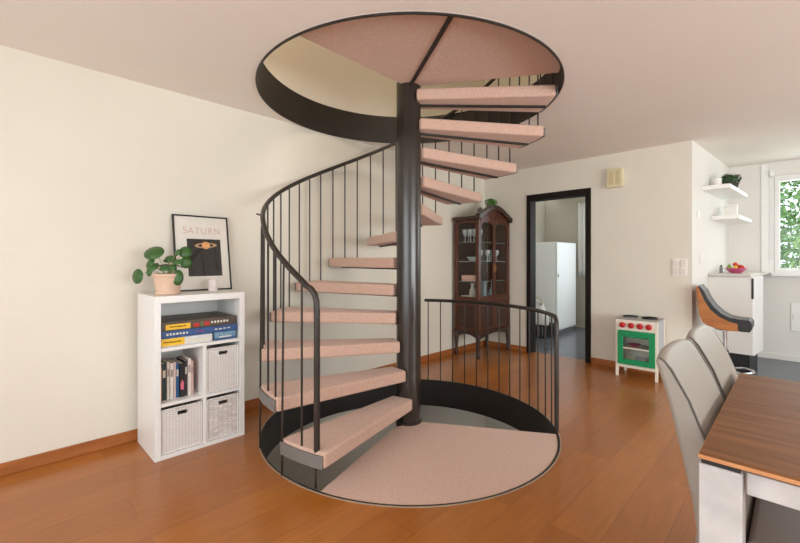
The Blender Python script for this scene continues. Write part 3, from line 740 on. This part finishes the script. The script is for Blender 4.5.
def bush(rt, m, n, rx, rz, zc, sz, name='foliage'):
    b = MB()
    for i in range(n):
        u, v = random.random()*2*PI, random.random()*2-1; q = (.45+.55*random.random())
        p = Vector((math.cos(u)*math.sqrt(1-v*v)*rx*q, math.sin(u)*math.sqrt(1-v*v)*rx*q, zc+v*rz*q))
        d = (Vector((p.x, p.y, (p.z-zc)*rx/rz+.3*rx))+Vector((random.uniform(-1, 1), random.uniform(-1, 1), random.uniform(-1, 1)))*rx*.5).normalized()
        s = d.orthogonal().normalized(); s = Matrix.Rotation(random.random()*6.28, 3, d) @ s; t = d.cross(s); k = sz*(.7+.6*random.random())
        b.verts_faces([p-s*k, p-t*k*.45+d*k*.1, p+s*k, p+t*k*.45+d*k*.1], [(0, 1, 2, 3)])
    return b.build(name, m, rt, smooth=False)
def pot_plant(label, x, y, z, r, h, m_pot, m_leaf, rx, rz, n, sz, nm='potted_plant', cat='plant'):
    t = root(nm, label, cat, (x, y, z))
    MB().lathe([(0, 0), (r*.72, 0), (r, h*.86), (r*1.05, h), (r*.92, h), (r*.88, h*.86), (0, h*.86)], n=24).build('pot', m_pot, t)
    MB().lathe([(0, h*.86), (r*.86, h*.86), (0, h*.9)], n=20).build('soil', M_soil, t)
    bush(t, m_leaf, n, rx, rz, h+rz*.55, sz)
    return t
pot_plant('small green plant in a pale pot on top of the walnut cabinet', -2.87, 4.60, Z2+.023, .055, .20, mat('stone_pot', (150, 142, 134), rough=.7, var=.1), M_leaf3, .085, .06, 150, .024)
pg = root('stone_ornament', 'small grey stone ornament next to the plant on the walnut cabinet', 'ornament', (-2.93, 4.45, Z2+.023))
MB().lathe([(0, 0), (.045, 0), (.04, .03), (.026, .08), (.036, .12), (.027, .155), (0, .17)], n=18).build('body', mat('grey_stone', (126, 118, 112), rough=.8, var=.15), pg)

# ------------------------------------------------------------------ far wall fittings
ch = root('door_chime', 'cream plastic door chime box high on the wall right of the doorway', 'door chime', (-1.446, YF, 2.118))
box('cover', M_cream, -.082, .082, -.055, 0, -.105, .105, ch, bevel=.006)
b = MB(); b.box(-.055, -.012, -.0585, -.055, -.075, .075); b.box(.012, .055, -.0585, -.055, -.075, .075); b.build('grille_panel', mat('chime_grille', (206, 192, 150), rough=.6, var=.06), ch, bevel=.001)
sw = root('switch_panel', 'white light switch panel with four rockers near the wall corner', 'light switch', (-.853, YF, 1.13))
box('plate', M_swit, -.066, .066, -.008, 0, -.088, .088, sw, bevel=.003)
for i, (x, z) in enumerate(((-.03, .04), (.03, .04), (-.03, -.04), (.03, -.04))):
    MB().box(x-.024, x+.024, -.0135, -.008, z-.030, z+.030).build('rocker', mat('rocker_plastic', (228, 222, 212), rough=.4, var=.02), sw, bevel=.003)
def wall_switch(label, y, z):
    r = root('wall_switch', label, 'switch', (XK+.0665*(y-YF)+.001, y, z), -.0665)
    box('plate', M_swit, -.001, .008, -.04, .04, -.045, .045, r, bevel=.003); box('rocker', M_white, .008, .013, -.02, .02, -.026, .026, r, bevel=.003)
wall_switch('upper small white switch on the kitchen side wall', 5.13, 1.68)
wall_switch('lower small white socket on the kitchen side wall beside the corner', 5.24, 1.215)

# ------------------------------------------------------------------ toy kitchen
TX0, TX1, TY0, TY1 = -1.353, -.972, 4.578, 4.885
tk = root('toy_kitchen', 'white toy play kitchen with green oven door and red knobs', 'toy kitchen', ((TX0+TX1)/2, (TY0+TY1)/2, 0))
for (x, y) in ((TX0, TY0), (TX1-.026, TY0), (TX0, TY1-.026), (TX1-.026, TY1-.026)):
    wb('leg', M_toyw, x, x+.026, y, y+.026, 0, .592, tk, bevel=.003)
for x in (TX0+.004, TX1-.016): wb('side_panel', mat('grey_panel', (190, 194, 198), rough=.5, var=.03), x, x+.012, TY0+.026, TY1-.026, .13, .592, tk)
wb('back_panel', M_toyw, TX0+.026, TX1-.026, TY1-.014, TY1-.004, .13, .592, tk)
wb('bottom_board', M_toyw, TX0+.017, TX1-.017, TY0+.01, TY1-.014, .112, .130, tk)
wb('bottom_rail', M_toyw, TX0+.026, TX1-.026, TY0+.002, TY0+.010, .10, .13, tk)
wb('control_panel', M_toyw, TX0+.026, TX1-.026, TY0+.001, TY0+.016, .482, .592, tk)
wb('oven_shelf', M_toyw, TX0+.028, TX1-.028, TY0+.03, TY1-.02, .292, .302, tk)
od = MB(); x0, x1, z0, z1 = TX0+.022, TX1-.022, .136, .480; wx0, wx1, wz0, wz1 = x0+.052, x1-.052, .19, .415
for (a, c, d, e) in ((x0, wx0, z0, z1), (wx1, x1, z0, z1), (wx0, wx1, z0, wz0), (wx0, wx1, wz1, z1)): od.box(a, c, TY0-.012, TY0+.0, d, e)
odo = od.build('oven_door', M_green, tk, world=True, bevel=.002)
MB().box(wx0, wx1, TY0-.007, TY0-.003, wz0, wz1).build('window_pane', M_glass, odo, world=True, smooth=False)
MB().box(wx0, wx1, TY0-.014, TY0-.0065, .296, .308).build('window_bar', M_toyw, odo, world=True, bevel=.001)
b = MB(); b.box(wx0+.0, wx1-.0, TY0-.03, TY0-.018, .428, .444); b.box(wx0+.02, wx0+.035, TY0-.018, TY0-.012, .43, .442); b.box(wx1-.035, wx1-.02, TY0-.018, TY0-.012, .43, .442)
b.build('door_handle', M_green, odo, world=True, bevel=.003)
for k in range(4):
    xk = TX0+.068+k*.079
    Mk = Matrix.Translation((xk, TY0+.001, .536)) @ Matrix.Rotation(PI/2, 4, 'X')
    b = MB(); b.lathe([(0, 0), (.026, 0), (.029, .006), (.027, .020), (.019, .026), (0, .027)], n=24, M=Mk); kn = b.build('knob', M_red, tk, world=True)
    MB().box(xk-.0025, xk+.0025, TY0-.029, TY0-.024, .528, .554).build('pointer', mat('knob_dark_red', (140, 16, 24), rough=.4, var=.05), kn, world=True)
wb('worktop', mat('steel_top', (170, 168, 164), rough=.35, metal=.5, var=.05), TX0, TX1, TY0-.002, TY1, .592, .604, tk, bevel=.002)
for x in (TX0+.10, TX0+.275):
    b = MB(); b.lathe([(0, .6042), (.07, .6042), (.07, .613), (.064, .615), (0, .615)], c=(x, (TY0+TY1)/2, 0), n=32); b.build('hob_plate', M_greypl if x < TX0+.2 else M_black, tk, world=True)
    b = MB(); b.lathe([(.07, .613), (.074, .6155), (.07, .617), (.064, .615)], c=(x, (TY0+TY1)/2, 0), n=32); b.build('hob_ring', mat('dark_hob', (66, 62, 58), rough=.4, var=.1), tk, world=True)
# toys seen through the oven window
ty = root('toy_pot', 'pale toy saucepan on the bottom of the play oven', 'toy', (-1.14, 4.72, .131))
MB().lathe([(0, 0), (.055, 0), (.062, .06), (.066, .06), (.060, -.001)], n=24).build('pan', mat('toy_grey', (196, 196, 198), rough=.35, var=.04), ty)
MB().tube([(.06, 0, .05), (.1, -.01, .055)], .007, 8).build('handle', M_black, ty)
ty = root('toy_plate', 'pink toy plate leaning on the upper shelf of the play oven', 'toy', (-1.21, 4.72, .3065))
MB().lathe([(0, 0), (.035, 0), (.06, .018), (.058, .02), (.034, .004), (0, .004)], n=24).build('plate', mat('toy_pink', (206, 96, 124), rough=.4, var=.05), ty)

# ------------------------------------------------------------------ kitchen corner
kc = root('kitchen_cabinet', 'white waist-high kitchen cabinet with black handle under the floating shelves', 'cabinet', (-.508, 5.80, 0), -.105)
box('plinth', M_black, -.16, .17, -.17, .22, 0, .209, kc)
box('carcass', M_white, -.17, .215, -.228, .235, .21, 1.03, kc)
dr = box('door', mat('gloss_white_front', (226, 224, 219), rough=.16, var=.01), -.17, .205, -.25, -.229, .213, 1.022, kc)
MB().box(.196, .212, -.256, -.228, .80, 1.01).build('handle', M_black, dr, bevel=.003)
ctp = MB().prism([(-.699, 5.545), (-.345, 5.505), (-.238, YK-.004), (-.625, YK-.004)], 1.031, 1.056).build('worktop', mat('pale_counter', (206, 200, 190), rough=.3, var=.06, scale=40), kc, bevel=.003, world=True)
# fruit bowl
fb = root('fruit_bowl', 'pink bowl on the kitchen cabinet worktop', 'bowl', (-.50, 5.98, 1.057))
MB().lathe([(0, 0), (.045, 0), (.06, .010), (.10, .05), (.105, .052), (.101, .056), (.056, .018), (0, .012)], n=32).build('bowl', mat('bowl_pink', (206, 92, 138), rough=.3, var=.06), fb)
for (nm, cat, label, x, y, z, r, c) in (
        ('apple', 'fruit', 'red apple in the pink bowl, second from the right', .035, -.03, .062, .034, (190, 40, 34)), ('orange', 'fruit', 'orange in the pink bowl, at its right side', .062, .028, .066, .034, (230, 110, 30)),
        ('lemon', 'fruit', 'yellow lemon in the pink bowl, left of the red apple', -.03, -.03, .058, .029, (236, 188, 46)), ('pear', 'fruit', 'green pear in the pink bowl, at its left side', -.066, .012, .062, .029, (120, 148, 50)),
        ('tomato', 'fruit', 'small tomato heaped on top of the pink bowl', .005, .015, .098, .026, (214, 62, 36))):
    t = root(nm, label, cat, (-.50+x*math.cos(TH)-y*math.sin(TH), 5.98+x*math.sin(TH)+y*math.cos(TH), 1.057+z), 0)
    pf = [(0, -r*.85), (r*.5, -r*.9), (r*.95, -r*.3), (r, r*.1), (r*.75, r*.65), (r*.3, r*.86), (0, r*.74)] if nm != 'lemon' else [(0, -r*1.15), (r*.4, -r*.85), (r*.95, 0), (r*.4, r*.85), (0, r*1.15)]
    if nm == 'pear': pf = [(0, -r*.9), (r*.6, -r*.85), (r, -r*.2), (r*.7, r*.5), (r*.4, r*1.1), (0, r*1.3)]
    MB().lathe(pf, n=18).build('flesh', mat(nm+'_skin', c, rough=.35, var=.12, scale=30), t, sub=1)
    MB().tube([(0, 0, pf[-1][1]-.004), (.002, 0, pf[-1][1]+.008)], .0014, 6).build('stem', M_soil, t)
sc_ = root('salt_mill', 'small dark mill beside the pink fruit bowl', 'mill', (-.625, 5.90, 1.057))
MB().lathe([(0, 0), (.018, 0), (.014, .035), (.018, .06), (0, .075)], n=16).build('body', M_greypl, sc_)
MB().ball((0, 0, .08), .011).build('knob', M_black, sc_)

def float_shelf(label, y0, y1, z, dep, grp):
    wx = lambda y: XK+(XKF-XK)*(y-YF)/(YK+.1-YF)+.001
    r = root('floating_shelf', label, 'shelf', (wx(y0), y0, z), 0, grp)
    MB().prism([(wx(y0), y0), (wx(y0)+dep, y0), (wx(y1)+dep, y1), (wx(y1), y1)], z, z+.042).build('board', M_white, r, bevel=.002, world=True)
float_shelf('upper white floating shelf on the kitchen side wall', 5.28, 6.30, 1.945, .235, 'floating shelves in the kitchen')
float_shelf('lower white floating shelf on the kitchen side wall', 5.72, 6.62, 1.66, .24, 'floating shelves in the kitchen')
pot_plant('dark green trailing plant on the upper floating shelf', -.545, 5.85, 1.988, .085, .08, mat('dark_basket', (70, 66, 62), rough=.8, var=.2), M_leaf2, .11, .075, 420, .022)
cn = root('canister', 'white lidded canister standing in front of the plant on the upper shelf', 'canister', (-.63, 5.62, 1.988))
MB().lathe([(0, 0), (.04, 0), (.04, .10), (0, .10)], n=24).build('body', M_swit, cn); MB().lathe([(0, .1005), (.042, .1005), (.042, .115), (0, .12)], n=24).build('lid', M_white, cn)
cn = root('white_tin', 'white square tin on the lower floating shelf', 'tin', (-.545, 6.02, 1.703))
box('body', M_swit, -.055, .055, -.055, .055, 0, .12, cn, bevel=.006); box('lid', M_white, -.058, .058, -.058, .058, .121, .14, cn, bevel=.005)
ap = root('access_panel', 'white access panel on the kitchen wall below the window', 'panel', (.145, YK, .53))
box('door', M_white, -.20, .20, -.012, 0, -.17, .17, ap, bevel=.003); box('latch', M_wallw, -.185, -.17, -.018, -.012, -.03, .03, ap, bevel=.002)

# bar stool
bs_ = root('bar_stool', 'tan plywood bar stool with black padded seat in front of the kitchen cabinet', 'stool', (-.497, 4.96, 0), 0)
SU = [(-.285, .945), (-.262, .945), (-.232, .885), (-.190, .805), (-.130, .730), (-.04, .668), (.06, .632), (.145, .615)]     # upper edge of the side
SL = [(.150, .548), (.06, .548), (-.06, .556), (-.16, .582), (-.215, .612), (-.243, .665), (-.262, .74), (-.276, .84)]          # lower edge
HWD = .155
KX = lambda L: [(x*.72, z) for x, z in L]
b = MB()
for sgn in (-1, 1):
    ya, yb = sgn*HWD, sgn*(HWD-.014)
    b.prism(KX(SU+SL), min(ya, yb), max(ya, yb), 'y')
outer = [(.150, .545), (.06, .545), (-.06, .552), (-.16, .575), (-.215, .605), (-.243, .66), (-.262, .74), (-.276, .84), (-.285, .945)]
inner = [(-.268, .945), (-.260, .84), (-.246, .74), (-.228, .665), (-.203, .618), (-.155, .590), (-.06, .566), (.06, .559), (.150, .559)]
b.prism(KX(outer+inner), -HWD+.014, HWD-.014, 'y')
b.build('shell', M_tan, bs_, bevel=.004)
pad = [(-.258, .962), (-.205, .912), (-.160, .835), (-.100, .762), (-.02, .702), (.06, .668), (.17, .655), (.26, .655), (.285, .63), (.285, .58), (.265, .545), (.155, .545), (.152, .561), (.06, .561), (-.06, .568), (-.153, .592), (-.200, .620), (-.225, .667), (-.243, .742), (-.257, .842), (-.266, .94)]
MB().prism(KX(pad), -HWD+.016, HWD-.016, 'y').build('seat_pad', M_blkl, bs_, bevel=.012, seg=3)
MB().lathe([(0, .02), (.030, .02), (.030, .34), (0, .34)], n=20).build('pole', M_black, bs_); MB().lathe([(0, .3401), (.018, .3401), (.018, .528), (.08, .532), (.08, .544), (0, .544)], n=20).build('gas_lift', M_chrome, bs_)
MB().lathe([(0, 0), (.19, 0), (.195, .006), (.18, .014), (.06, .022), (0, .024)], n=40).build('base_plate', M_black, bs_)
b = MB(); pts = [(.03, -.02, .16)]+[(.12+.09*math.cos(a), .13*math.sin(a), .16) for a in [(-PI/2)+PI*k/16 for k in range(17)]]+[(.03, .02, .16)]
b.tube(pts, .011, 8); b.build('foot_rest', M_chrome, bs_)

# ------------------------------------------------------------------ dining table and chairs
TBX0, TBX1, TBY0, TBY1, TBZ = -.167, 1.75, 1.168, 2.108, .75
tb = root('dining_table', 'walnut topped dining table on pale concrete slab legs', 'table', ((TBX0+TBX1)/2, (TBY0+TBY1)/2, 0))
wb('tabletop', M_top, TBX0+.003, TBX1-.003, TBY0+.003, TBY1-.003, TBZ-.004, TBZ, tb, bevel=.001)
wb('edge_band', M_topedge, TBX0, TBX1, TBY0, TBY1, TBZ-.014, TBZ-.0043, tb, bevel=.002)
LEGX = .079
for (x, y) in ((TBX0+.001, TBY0+.004), (TBX1-.001-LEGX, TBY0+.004), (TBX0+.001, TBY1-.004-LEGX), (TBX1-.001-LEGX, TBY1-.004-LEGX)):
    lg = wb('leg', M_conc, x, x+LEGX, y, y+LEGX, 0, TBZ-.026, tb, bevel=.003)
    MB().box(x+.004, x+LEGX-.004, y+.004, y+LEGX-.004, TBZ-.0255, TBZ-.0143).build('spacer_plate', M_black, lg, world=True)
for y in (TBY0+.03, TBY1-.06): wb('apron', M_conc, TBX0+.006+LEGX, TBX1-.006-LEGX, y, y+.03, TBZ-.078, TBZ-.028, tb, bevel=.002)
for x in (TBX0+.04, TBX1-.07): wb('apron', M_conc, x, x+.03, TBY0+.008+LEGX, TBY1-.008-LEGX, TBZ-.078, TBZ-.028, tb, bevel=.002)

# chair: profile in local x (facing +x), z
def chair(label, x, y, rz=0, grp='grey leather dining chairs at the table'):
    r = root('dining_chair', label, 'chair', (x, y, 0), rz, grp)
    W = .205
    rear = [(-.020, .36), (-.012, .45), (-.020, .52), (-.040, .62), (-.062, .72), (-.082, .81), (-.105, .884), (-.114, .908)]
    front = [(.100, .36), (.092, .45), (.076, .52), (.044, .62), (.008, .72), (-.026, .81), (-.068, .888), (-.090, .916)]
    nb = len(rear)
    b = MB()
    NV = 14
    def bulge(v): return .010*(1-(2*v-1)**2)
    def crown(v): return .018*(1-abs(2*v-1)**3)
    def P(lst, i, v, s):
        px, pz = lst[i]; t = i/(nb-1)
        ww = W*(1-.03*t)
        return Vector((px+s*bulge(v)*(1 if s < 0 else .4)-(0 if s < 0 else .014*(1-abs(2*v-1)**2)*t), (2*v-1)*ww, pz+crown(v)*t**4))
    A = [[b.bm.verts.new(P(front, i, j/NV, 1)) for j in range(NV+1)] for i in range(nb)]
    B = [[b.bm.verts.new(P(rear, i, j/NV, -1)) for j in range(NV+1)] for i in range(nb)]
    for i in range(nb-1):
        for j in range(NV):
            b.bm.faces.new((A[i][j], A[i][j+1], A[i+1][j+1], A[i+1][j])); b.bm.faces.new((B[i][j], B[i+1][j], B[i+1][j+1], B[i][j+1]))
        for j in (0, NV): b.bm.faces.new((A[i][j], A[i+1][j], B[i+1][j], B[i][j]))
    for j in range(NV): b.bm.faces.new((A[nb-1][j], A[nb-1][j+1], B[nb-1][j+1], B[nb-1][j])); b.bm.faces.new((A[0][j], B[0][j], B[0][j+1], A[0][j+1]))
    bk = b.build('backrest', M_leather, r, bevel=.012, seg=3)
    for v in (0, 1):
        sg = 1 if v == 0 else -1
        MB().tube([P(front, i, v, 1)+Vector((-.003, .002*sg, 0)) for i in range(nb-1)]+[P(front, nb-1, v, 1)+Vector((-.001, .005*sg, -.006)), P(front, nb-1, v, 1)+Vector((-.012, .010*sg, .0))], .0032, 6).build('piping', M_piping, bk)
    box('seat_frame', M_leather, -.012, .435, -W+.004, W-.004, .36, .425, r, bevel=.008)
    MB().prism([(.092, .427), (.43, .427), (.44, .455), (.425, .482), (.26, .488), (.095, .482)], -W, W, 'y').build('seat', M_leather, r, bevel=.014, seg=3)
    for (lx, ly) in ((.0, -W+.008), (.0, W-.048), (.385, -W+.008), (.385, W-.048)):
        b = MB(); dx = -.03 if lx < .1 else .0
        b.verts_faces([Vector(p) for p in ((lx+dx, ly+.003, 0), (lx+dx+.034, ly+.003, 0), (lx+dx+.034, ly+.037, 0), (lx+dx, ly+.037, 0), (lx, ly, .36), (lx+.042, ly, .36), (lx+.042, ly+.04, .36), (lx, ly+.04, .36))],
                      [(0, 3, 2, 1), (4, 5, 6, 7), (0, 1, 5, 4), (1, 2, 6, 5), (2, 3, 7, 6), (3, 0, 4, 7)])
        b.build('leg', M_leather, r, bevel=.003)
    return r
CHX = -.186
c1 = chair('grey leather dining chair at the table corner, nearer the concrete table leg', CHX, 1.565)
dup(c1, (CHX, 2.015, 0), 0, 'grey leather dining chair between the nearer chair and the kitchen')

# ------------------------------------------------------------------ utility room through the doorway
fr = root('refrigerator', 'tall white refrigerator beyond the dark doorway', 'refrigerator', (-3.08, 6.76, 0))
box('carcass', M_white, -.32, .305, -.385, .385, .05, 1.50, fr, bevel=.006)
d1 = box('door', M_white, .307, .335, -.383, .383, .075, 1.495, fr, bevel=.006)
MB().box(.335, .347, -.365, -.350, .93, .98).build('handle', M_greypl, d1, bevel=.003)
box('plinth', M_greypl, -.31, .29, -.37, .37, 0, .049, fr, bevel=.002)
cr = root('storage_crate', 'black slatted crate on the tiles beside the refrigerator', 'crate', (-2.93, 6.10, 0), 0)
b = MB()
for k in range(7): b.box(-.20+k*.058, -.20+k*.058+.036, -.16, -.145, .02, .19); b.box(-.20+k*.058, -.20+k*.058+.036, .145, .16, .02, .19)
for k in range(5): b.box(.185, .20, -.15+k*.062, -.15+k*.062+.036, .02, .19); b.box(-.20, -.185, -.15+k*.062, -.15+k*.062+.036, .02, .19)
b.build('slats', M_black, cr); b = MB()
for z in (.0, .175):
    b.box(-.205, .205, -.165, -.15, z, z+.03); b.box(-.205, .205, .15, .165, z, z+.03); b.box(-.205, -.19, -.15, .15, z, z+.03); b.box(.19, .205, -.15, .15, z, z+.03)
b.build('rim', M_black, cr, bevel=.003)
box('crate_floor', M_black, -.19, .19, -.15, .15, .005, .015, cr)
bg = root('laundry_bag', 'crumpled white bag standing in the black crate', 'bag', (-2.95, 6.10, .016))
def bagpt(u, v):
    a = 2*PI*u; r = .13*(1.0-.35*max(0, v-.6)/.4+.1*math.sin(PI*v))*(1+.07*math.sin(3*a+4*v)+.05*math.sin(7*a+1))
    return Vector((r*math.cos(a)*1.15, r*math.sin(a)*.95, .50*v+.02*math.sin(2*a)*v))
b = MB(); b.grid(bagpt, 36, 14, wrap=True); b.build('sack', mat('white_bag', (226, 222, 214), rough=.75, var=.06), bg, solid=.003)
b = MB(); b.tube([(.10, -.04, .48), (.08, -.05, .56), (.02, -.05, .60), (-.05, -.04, .56), (-.07, -.03, .48)], .008, 8); b.build('bag_handle', mat('bag_strap', (196, 176, 132), rough=.7, var=.1), bg)
ct = root('hanging_towel', 'long white towel hanging on the utility room wall beside the refrigerator', 'towel', (-2.70, 7.39, .05))
b = MB(); b.grid(lambda u, v: Vector((-.10+.20*u, .0-.012*math.sin(u*PI*5)-.01*v, 2.18-1.32*v)), 36, 10); b.build('cloth', mat('white_towel', (238, 236, 232), rough=.95, var=.03, bump=.4, bscale=200), ct, solid=.008)
b = MB(); b.tube([(-.13, .012, 2.19), (.14, .012, 2.19)], .008, 8); b.build('rail', M_chrome, ct)

# ------------------------------------------------------------------ garden outside the kitchen window
gd = struct(MB().box(-8, 16, YK+.35, 26, -.35, -.05).build('lawn_ground', mat('garden_lawn', (118, 150, 70), rough=1, var=.3, scale=6), smooth=False))
def shrub(nm, label, x, y, h, rx, m, n, sz, zc=None):
    t = root(nm, label, 'shrub' if nm == 'garden_shrub' else 'tree', (x, y, -.05))
    MB().tube([(0, 0, 0), (.03, .02, h*.3), (0, .04, h*.7)], .05, 8, rs=[.07, .055, .03]).build('trunk', mat('bark', (96, 78, 62), rough=.9, var=.25, scale=18, bump=.6), t)
    bush(t, m, n, rx, h*.46, h*.54, sz)
G1_ = mat('shrub_green', (120, 158, 84), rough=.6, rgb2=(160, 190, 110), scale=8); G2_ = mat('tree_green', (96, 138, 80), rough=.6, rgb2=(136, 170, 100), scale=6); G3_ = mat('lime_green', (150, 178, 96), rough=.6, rgb2=(110, 146, 70), scale=8)
shrub('garden_shrub', 'low lime green shrub in the garden below the window', .40, 8.9, 1.15, .65, G3_, 1500, .05)
shrub('garden_tree', 'mid green tree straight behind the kitchen window', .75, 11.2, 2.6, 1.0, G1_, 2400, .06)
shrub('garden_tree', 'darker green tree reaching above the kitchen window', -.4, 14.4, 4.4, 1.7, G2_, 3600, .08)
shrub('garden_tree', 'tall dark green tree at the right of the kitchen window', 3.4, 13.6, 4.4, 1.6, G2_, 3000, .09)

# ------------------------------------------------------------------ light
def area(name, loc, rot, sx, sy, power, col=(1, 1, 1)):
    l = D.lights.new(name, 'AREA'); l.shape = 'RECTANGLE'; l.size = sx; l.size_y = sy; l.energy = power; l.color = col
    o = D.objects.new(name, l); COL.objects.link(o); o.location = loc; o.rotation_euler = rot
    return o
area('daylight_front', (-.3, YB-.25, 1.35), (PI/2-.36, 0, -.32), 3.6, 1.8, 45, (1, .995, .98))
area('daylight_right', (XR+.3, 2.2, 1.25), (PI/2+.32, 0, PI/2-.1), 3.8, 1.7, 124, (1, .995, .98))
area('daylight_kitchen', (.62, YK+.28, 1.75), (-PI/2+.1, 0, 0), 1.7, 1.1, 22, (.95, .98, 1))
area('daylight_utility', (-1.35, 7.60, 1.55), (-PI/2+.2, 0, -.7), .95, 1.2, 40, (.84, .93, 1))
area('fill_upstairs', (-.6, .6, 4.9), (0, 0, 0), 1.6, 1.6, 40, (1, .86, .70))  # added warm fill for the upper storey, no fixture behind it
area('fill_downstairs', (-1.6, 4.2, -.35), (0, 0, 0), .8, .8, 8, (1, .98, .96))  # added dim fill, brightens the back of the storey below, no real source

w = D.worlds.new('world'); bpy.context.scene.world = w; w.use_nodes = True
nt = w.node_tree; bgn = nt.nodes['Background']
bgn.inputs['Color'].default_value = (.86, .93, 1, 1); bgn.inputs['Strength'].default_value = 1.8

# ------------------------------------------------------------------ camera
cd = D.cameras.new('camera'); co = D.objects.new('camera', cd); COL.objects.link(co)
cd.sensor_fit = 'HORIZONTAL'; cd.sensor_width = 36; cd.lens = 402.49/800*36; cd.shift_y = (260.29-271.5)/800
cd.clip_start = .05
co.location = (0, 0, 1.2018); co.rotation_euler = (PI/2, 0, TH)
sc = bpy.context.scene
sc.camera = co
vs_ = sc.view_settings
vs_.view_transform = 'Standard'; vs_.look = 'None'; vs_.exposure = .26; vs_.gamma = 1; vs_.use_curve_mapping = False
sc.cycles.max_bounces = 10; sc.cycles.diffuse_bounces = 6; sc.cycles.transparent_max_bounces = 12
